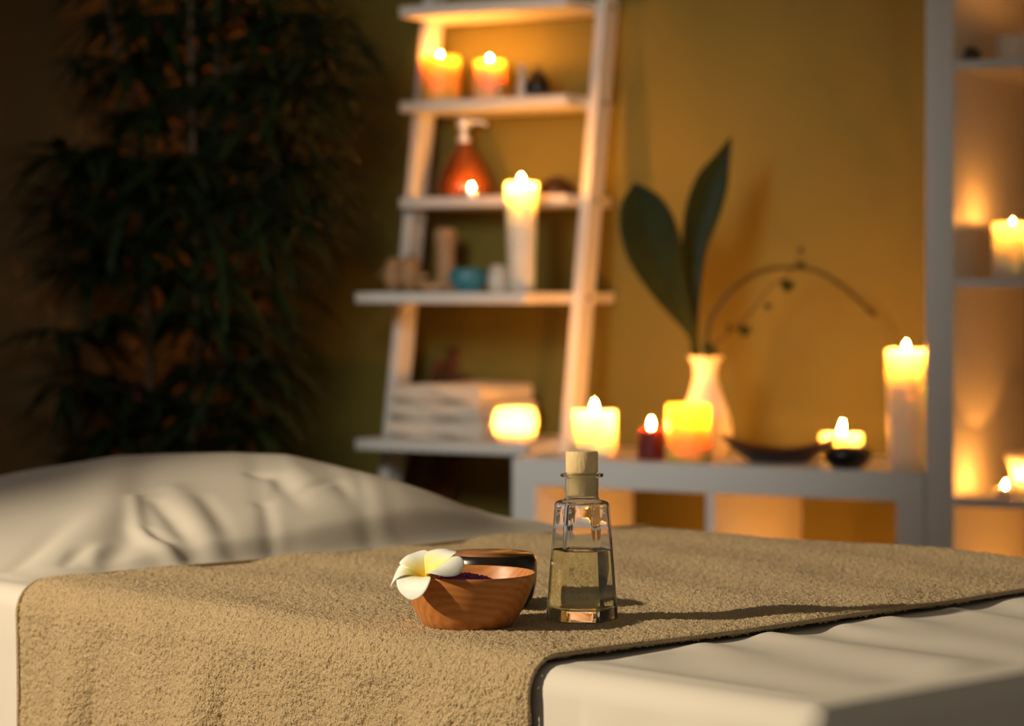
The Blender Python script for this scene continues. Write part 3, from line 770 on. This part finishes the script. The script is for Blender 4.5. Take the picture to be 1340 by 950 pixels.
idx = np.array(idx); nor = np.array(nor); m_ = len(idx)
bu, bv, bz = U.ravel()[idx], Vv.ravel()[idx], Zt.ravel()[idx]
arc = np.cumsum(np.r_[0, np.hypot(np.diff(bu+nor[:,0]*rS), np.diff(bv+nor[:,1]*rS))])
prevring = idx; base = len(P)
steps = [(rS*math.sin(a), rS*(1-math.cos(a))) for a in np.linspace(0, PI/2, 7)[1:]]+[(rS+.0012*k, rS+.03*k) for k in range(1, 11)]
rings_ = [P]
for si, (o_, dz) in enumerate(steps):
    drop = max(0, dz-rS)
    wav = drop*.05*np.sin(arc*38+.7*np.sin(arc*9))+drop*.03*np.sin(arc*71+2)
    wav = wav*np.where(np.abs(nor[:,0])+np.abs(nor[:,1]) > 1.01, .2, 1)
    under = (bu > .22) & (bu < .99) & (np.abs(nor[:,1]) > .5)
    wav = np.where(under, np.minimum(wav*.3, .0), wav)
    off = np.where(under, min(o_, rS), o_)+wav
    Q = to_world(bu+nor[:,0]*off, bv+nor[:,1]*off, bz-dz)
    rings_.append(Q); ids = np.arange(base, base+m_); base += m_
    nx = np.roll(np.arange(m_), -1)
    F.append(np.stack([prevring, prevring[nx], ids[nx], ids], 1)); prevring = ids
Fs = np.concatenate(F)
good = np.array([len(set(f)) == 4 for f in Fs.tolist()])
tri = Fs[~good]
V_all = np.concatenate(rings_)
sh = MB(); sh.v = [tuple(p) for p in V_all.tolist()]
for f_ in Fs.tolist():
    g = list(dict.fromkeys(f_))
    if len(g) >= 3: sh.f.append(tuple(g))
sheet = sh.build('bed_sheet', M_SHEET, sharp=0)
tag(sheet, 'white sheet draped over the massage table with a soft pillow mound at left', 'sheet')

# ---- beige terry towel across the table
rT = .030; TZ = .8325
uA, uB = .268, .930
step = .0012
ncol = int((uB-uA)/step)+1
LT_front, LT_back = .20, .12
vf, vb = .0105, TW+.013          # planes of the front and back drapes
flat = (vb-rT)-(vf+rT); arcL = rT*PI/2
total = LT_front+arcL+flat+arcL+LT_back
nrow = int(total/step)+1
q = np.linspace(0, total, nrow)
def prof_pos(q):
    v = np.zeros_like(q); z = np.zeros_like(q); nv_ = np.zeros_like(q); nz = np.zeros_like(q)
    a = q < LT_front; v[a] = vf; z[a] = TZ-rT-(LT_front-q[a]); nv_[a] = -1
    b = (q >= LT_front) & (q < LT_front+arcL); t_ = (q[b]-LT_front)/rT
    v[b] = vf+rT-rT*np.cos(t_); z[b] = TZ-rT+rT*np.sin(t_); nv_[b] = -np.cos(t_); nz[b] = np.sin(t_)
    c = (q >= LT_front+arcL) & (q < LT_front+arcL+flat); v[c] = vf+rT+q[c]-LT_front-arcL; z[c] = TZ; nz[c] = 1
    d = (q >= LT_front+arcL+flat) & (q < LT_front+2*arcL+flat); t_ = (q[d]-LT_front-arcL-flat)/rT
    v[d] = vb-rT+rT*np.sin(t_); z[d] = TZ-rT+rT*np.cos(t_); nv_[d] = np.sin(t_); nz[d] = np.cos(t_)
    e = q >= LT_front+2*arcL+flat; v[e] = vb; z[e] = TZ-rT-(q[e]-LT_front-2*arcL-flat); nv_[e] = 1
    return v, z, nv_, nz
v, z, nv_, nz = prof_pos(q)
cu = np.linspace(uA, uB, ncol)
Uq, Qq = np.meshgrid(cu, q)                 # rows: q, cols: u
shp = Uq.shape
pile = smooth_noise(shp, 1.25, 3)*.62+smooth_noise(shp, 2.1, 4)*.45
pile = np.clip(pile, -1.5, 1.5)
rolls = smooth_noise(shp, 40, 5)*.0005+smooth_noise(shp, 120, 6)*.0010
drop = np.clip(LT_front-Qq, 0, 1)
folds = drop*(.13*np.sin(Uq*38+.9)+.10*np.sin(Uq*67+2.1)+.06*np.sin(Uq*21))
topw = smoothstep(LT_front, LT_front+arcL+.03, Qq)
across = topw*(.0020*np.sin((Qq-.3)*44+3*np.sin(Uq*6))+.0015*np.sin((Qq)*23+Uq*15))*smoothstep(0, .05, Uq-uA)
# the cloth lies flat under the bowls and the bottle
fu, fv = pix_uv(680, 805, TZ); flatm = smoothstep(.08, .17, np.hypot(Uq-fu, (v[:, None]-fv)))*np.ones(shp)
flatm = np.where(Qq < LT_front+arcL, 1, flatm); rolls = rolls*flatm; across = across*flatm
off = .00085*pile*np.where(Qq < LT_front+arcL*.5, 1.45, 1)+rolls*smoothstep(0,.03,Uq-uA)+np.clip(folds, -.0025, 1)+np.clip(across, -.002, 1)
# left edge and right edge curl down to the sheet, right edge carries a flat hem line
eL = np.clip((uB-Uq)/.012, 0, 1); eR = np.clip((Uq-uA)/.010, 0, 1)
off = off-.0042*(1-np.sqrt(np.clip(1-(1-eL)**2, 0, 1)))-.0045*(1-np.sqrt(np.clip(1-(1-eR)**2, 0, 1)))
off = np.maximum(off, -.0064)
off = off-.0004*np.exp(-((Uq-uA-.017)/.003)**2)
wig = .004*np.sin(Qq*9)+.0025*np.sin(Qq*23+1)
Uw = Uq+wig*smoothstep(.25, 0, (Uq-uA))*.8-.004*np.sin(Qq*13)*smoothstep(.1, 0, uB-Uq)
Vw = v[:, None]+nv_[:, None]*off; Zw = z[:, None]+nz[:, None]*off
# small undulation where the towel lies over the pillow's foot
Pt = to_world(Uw, Vw, Zw).reshape(-1, 3)
towel = thing('bath_towel', 'beige terry towel laid across the table and hanging over its front edge', 'towel', (0, 0, 0))
# under side (thickness) along the border
Fgrid = grid_faces(shp[0], shp[1])
bod = fast_mesh('terry_cloth', Pt, Fgrid[:, ::-1], M_TERRY, towel)
def border(col, du, name):
    mb = MB()
    pts = []
    for i in range(0, shp[0], 5):
        o1 = -.0018
        pts.append(tuple(to_world(np.array(Uw[i, col]+du), np.array(v[i]+nv_[i]*o1), np.array(z[i]+nz[i]*o1))))
    mb.tube(pts, .0020, 8).build(name, M_TERRY, towel, sharp=0)
border(0, -.0006, 'hem'); border(shp[1]-1, .0006, 'hem')

# ------------------------------------------------------------------ things on the towel
TT = TZ+.0004
def on_towel(px, py, h=TT):
    zz = FPX*(CAMH-h)/(py-HY); return (px-CX)/FPX*zz, zz, zz/FPX
# bottle
bx, by, m = on_towel(761.5, 810)
bt = thing('glass_bottle', 'hexagonal clear glass bottle of pale oil with a cork stopper', 'bottle', (bx, by, TT))
th0 = rad(-96)
def hexring(ap, zz, circ, n=96, off=0):
    """ap: apothem; circ: 0 hexagon ... 1 circle"""
    out = []
    for k in range(n):
        a = 2*PI*k/n
        s_ = sum(max(0, math.cos(a-th0-i*PI/3)/ap)**34 for i in range(6))**(-1/34)
        r = s_*(1-circ)+ap*circ+off
        out.append((r*math.cos(a), r*math.sin(a), zz))
    return out
aB, aT = .0254, .0192
HS = .0935
def ap_at(zz): return aB+(aT-aB)*(zz/HS)
outp = [(aB-.0022,0,0),(aB-.0008,.0004,0),(aB,.0018,0)]+[(ap_at(zz), zz, 0) for zz in (.02,.045,.07,.087)]+[(ap_at(.0908), .0908, 0), (aT-.0008, .0928, .05), (aT-.003, .0940, .3), (.0142, .0946, .8), (.0134, .0957, 1), (.0132, .0975, 1),
        (.0132,.1115,1),(.0140,.1122,1),(.0166,.1126,1),(.0171,.1138,1),(.0166,.1150,1),(.0132,.1154,1)]
WT = .0022
innp = [(.0119,.1152,1),(.0117,.1130,1),(.0116,.0975,1),(.0118,.0953,1),(.0132,.0927,.6),(aT-WT-.0006,.0908,.1),(aT-WT,.0888,0)]+[(ap_at(zz)-WT, zz, 0) for zz in (.07,.045,.02)]+[(ap_at(.0125)-WT,.0125,0),(aB-WT-.0016,.0098,0),(aB-WT-.006,.0086,0),(.004,.0084,0)]
MB().rings([hexring(a, zz, c) for (a, zz, c) in outp+innp]).build('glass_body', M_GLASS, bt, sharp=42)
LQ = .0545
e_ = .00015
liq = [(.004,.0083,0),(aB-WT-.006,.0085,0),(aB-WT-.0016+e_,.0097,0),(ap_at(.0125)-WT+e_,.0125,0)]+[(ap_at(zz)-WT+e_, zz, 0) for zz in (.02,.035)]+[(ap_at(LQ)-WT+e_, LQ+.0008, 0), (ap_at(LQ)-WT-.0014, LQ, 0), (.004, LQ, 0)]
MB().rings([hexring(a, zz, c) for (a, zz, c) in liq]).build('oil', M_OIL, bt, sharp=42)
MB().lathe([(0,.0978),(.0108,.0978),(.0115,.0985),(.0115,.1156),(.0124,.1160),(.0128,.1168),(.0128,.1318),(.0122,.1330),(0,.1332)], 56).build('cork_stopper', M_CORK, bt, sharp=40)

# wooden bowl
wx, wy, m = on_towel(613, 818)
wb = thing('wooden_bowl', 'honey-brown turned wooden bowl holding purple petals and a white flower', 'bowl', (wx, wy, TT), rad(10))
k_ = 1.0
zs = .0412/.0480
outer = [(0,0),(.0325,0),(.0345,.0010),(.0385,.0075),(.0435,.0180),(.0478,.0290),(.0507,.0385),(.0519,.0450),(.0522,.0472)]
inner = [(.0517,.0480),(.0505,.0478),(.0497,.0460),(.0480,.0380),(.0445,.0280),(.0390,.0180),(.0300,.0105),(.015,.0075),(0,.007)]
outer = [(a_, b_*zs) for a_, b_ in outer]; inner = [(a_, b_*zs) for a_, b_ in inner]
MB().lathe(outer+inner, 96).build('bowl_body', M_BOWL, wb, sharp=50)
# purple dried petals
pp = thing('dried_petals', 'heap of dried purple petals inside the honey-brown wooden bowl', 'dried petals', (wx, wy, TT+.0078))
MBp = MB(); hp = MB()
HC = np.array([-.004, -.006])
def heap_z(x, y): return .0312*max(0, 1-((x-HC[0])**2+(y-HC[1])**2)/.044**2)**.55
rgp = []
for r in np.linspace(.0385, .002, 12):
    rgp.append([(HC[0]*(1-r/.0385)+r*math.cos(2*PI*k/40), HC[1]*(1-r/.0385)+r*math.sin(2*PI*k/40), .0) for k in range(40)])
rgp = [[(x, y, min(.0312, max(.010, heap_z(x, y)))) for (x, y, _) in R_] for R_ in rgp]
MBp.rings(rgp, cap0=False)
for i in range(1500):
    r = .0375*math.sqrt(random.random()); a = random.uniform(0, 2*PI); x, y = HC[0]*.4+r*math.cos(a), HC[1]*.4+r*math.sin(a)
    zc = min(.0316, max(.010, heap_z(x, y)))+random.uniform(0, .0018)
    L, w = random.uniform(.0015, .0042), random.uniform(.0006, .0013)
    d = Vector((random.gauss(0,1), random.gauss(0,1), random.gauss(0,.5))).normalized(); s_ = d.orthogonal().normalized(); u_ = d.cross(s_)
    c = Vector((x, y, zc))
    MBp.add([c-d*L/2, c+s_*w, c+u_*w*.5, c-s_*w, c-u_*w*.5, c+d*L/2], [(0,1,2),(0,2,3),(0,3,4),(0,4,1),(5,2,1),(5,3,2),(5,4,3),(5,1,4)])
me_ = MBp.build('petal_heap', M_PURPLE, None, sharp=1)
bpy.data.objects.remove(pp)
me_.name = 'dried_petals'; me_.location = (wx, wy, TT+.0078)
tag(me_, 'heap of dried purple petals inside the honey-brown wooden bowl', 'dried petals', kind='stuff')

# plumeria flower on the rim
fx, fy = wx-.0325, wy-.0300
fl_ = thing('plumeria_flower', 'white plumeria flower with a yellow centre on the bowl rim', 'flower', (fx, fy, TT+.0430))
Zax = Vector((-.14, -.30, .93)).normalized()
Rq = Zax.to_track_quat('Z', 'Y').to_matrix().to_4x4()
def petal(az, L, W, lift, curl, twist, tipcurl):
    nt, nw = 18, 11; rows = []; th_ = []
    for i in range(nt):
        q = i/(nt-1)
        wq = W*.5*(min(1, .10+.90*math.sin(PI/2*min(1, q/.62))**1.1) if q < .62 else math.sqrt(max(0, 1-((q-.62)/.38)**2.3)))
        wq = max(wq, .0012)
        rr = .0012+L*(q-.10*curl*q*q*q); zz = L*(lift*math.sin(q*PI*.62)-curl*q**2.6)-.004*(1-q)
        row = []
        for j in range(nw):
            w = -1+2*j/(nw-1)
            cup = .22*wq*(w*w)*(1-q*.6)-tipcurl*wq*max(0, w)**2*q
            y_ = wq*w*(1-.12*w*twist*q); z_ = zz+cup+twist*wq*w*.55*(1-.4*q)
            row.append((rr*math.cos(az)-y_*math.sin(az), rr*math.sin(az)+y_*math.cos(az), z_))
            th_.append(q)
        rows.append(row)
    mb = MB().grid(np.array(rows)); mb.xform(Rq)
    me = bpy.data.meshes.new('petal'); me.from_pydata(mb.v, [], mb.f); me.update()
    me.polygons.foreach_set('use_smooth', [True]*len(me.polygons)); me.materials.append(M_PETAL)
    at = me.attributes.new('throat', 'FLOAT', 'POINT'); at.data.foreach_set('value', th_)
    o = bpy.data.objects.new('petal', me); COL.objects.link(o); o.parent = fl_
    s = o.modifiers.new('thickness', 'SOLIDIFY'); s.thickness = .0009; s.offset = 0
    s2 = o.modifiers.new('smooth', 'SUBSURF'); s2.levels = 1; s2.render_levels = 1
    return o
#        azimuth  L     W    lift curl twist tipcurl
petal(rad(-94), .0265,.0290,.36,.70, .08,.2)      # hangs over the front of the bowl
petal(rad(-164),.0290,.0265,.40,.66, .08,.2)      # left, curling down
petal(rad(140), .0270,.0250,.42,.14, .20,.6)      # back left, seen edge-on
petal(rad(70),  .0290,.0280,.50,.22, .25,.6)      # back
petal(rad(-14), .0335,.0345,.46,.28, .08,.2)      # right
stem_pts = [Rq @ Vector((0,0,-.003)), Rq @ Vector((.002,.001,-.009)), Rq @ Vector((.004,.004,-.014))]
MB().tube(stem_pts, [.0016,.0013,.0015], 10).build('flower_tube', M_PETAL, fl_)

# black bowl behind
kx, ky, m = on_towel(641, 793)
kb = thing('shell_bowl', 'black polished shell bowl with a brown inside behind the wooden bowl', 'bowl', (kx, ky, TT))
out_ = [(0,0),(.028,0),(.031,.0012),(.0355,.008),(.0382,.018),(.0390,.028),(.0388,.036),(.0378,.0408),(.0360,.0432),(.0345,.0438)]
MB().lathe(out_+[(.0335,.0434),(.0332,.0425)], 80).build('outer_shell', M_COCO, kb, sharp=0)
MB().lathe([(.0336,.0436),(.0328,.0425),(.0322,.036),(.030,.022),(.022,.010),(0,.007)], 72).build('inner_lining', M_COCOIN, kb, sharp=0)

# ------------------------------------------------------------------ lights
def spot_lamp(name, loc, target, power, color, size_deg, blend, radius):
    l = bpy.data.lights.new(name, 'SPOT'); l.energy = power; l.color = color; l.spot_size = rad(size_deg); l.spot_blend = blend; l.shadow_soft_size = radius
    o = bpy.data.objects.new(name, l); COL.objects.link(o); o.location = loc
    o.rotation_euler = (Vector(target)-Vector(loc)).to_track_quat('-Z', 'Y').to_euler(); return o
LD = Vector((.94, .34, 0)).normalized(); tgt = Vector((.02, 2.1, .84)); el = rad(25)
lp = tgt-LD*3.2*math.cos(el)+Vector((0,0,3.2*math.sin(el)))
key = spot_lamp('evening_lamp', lp, tgt+Vector((.10,.06,.03)), 520, (1,.81,.55), 37, .8, .045)
# unseen fill light added to brighten the ladder shelf and the shelf units
spot_lamp('shelf_fill', (-.50, 2.60, 1.62), (-.04, 4.9, 1.12), 75, (1,.955,.84), 56, 1.0, .22)
# cool fill light added outside the unseen left window
al = bpy.data.lights.new('added_window_fill', 'AREA'); al.shape = 'RECTANGLE'; al.size = WIN_Q1-WIN_Q0; al.size_y = WIN_Z1-WIN_Z0
al.energy = 1.6; al.color = (.72,.82,1)
ao = bpy.data.objects.new('added_window_fill', al); COL.objects.link(ao)
wc = FRONT+(SC-.12)*UW+(WALL_D-(WIN_Q0+WIN_Q1)/2)*NW
ao.location = (wc[0], wc[1], (WIN_Z0+WIN_Z1)/2)
ao.rotation_euler = Vector((UW[0], UW[1], 0)).to_track_quat('-Z', 'Y').to_euler()

w = bpy.data.worlds.new('evening'); scene.world = w; w.use_nodes = True
bg = w.node_tree.nodes['Background']; bg.inputs[0].default_value = (.72,.62,.47,1); bg.inputs[1].default_value = .215

# ------------------------------------------------------------------ camera
cam = bpy.data.cameras.new('camera'); co = bpy.data.objects.new('camera', cam); COL.objects.link(co)
co.location = (0, 0, CAMH); co.rotation_euler = (PI/2, 0, 0)
cam.sensor_width = 36; cam.lens = FPX/1340*36; cam.shift_y = -(475-HY)/1340
cam.clip_start = .05
cam.dof.use_dof = True; cam.dof.focus_distance = 1.99; cam.dof.aperture_fstop = 6.5
scene.camera = co
scene.view_settings.view_transform = 'Standard'; scene.view_settings.look = 'None'
scene.view_settings.exposure = 0; scene.view_settings.gamma = 1; scene.view_settings.use_curve_mapping = False
scene.cycles.sample_clamp_indirect = 6
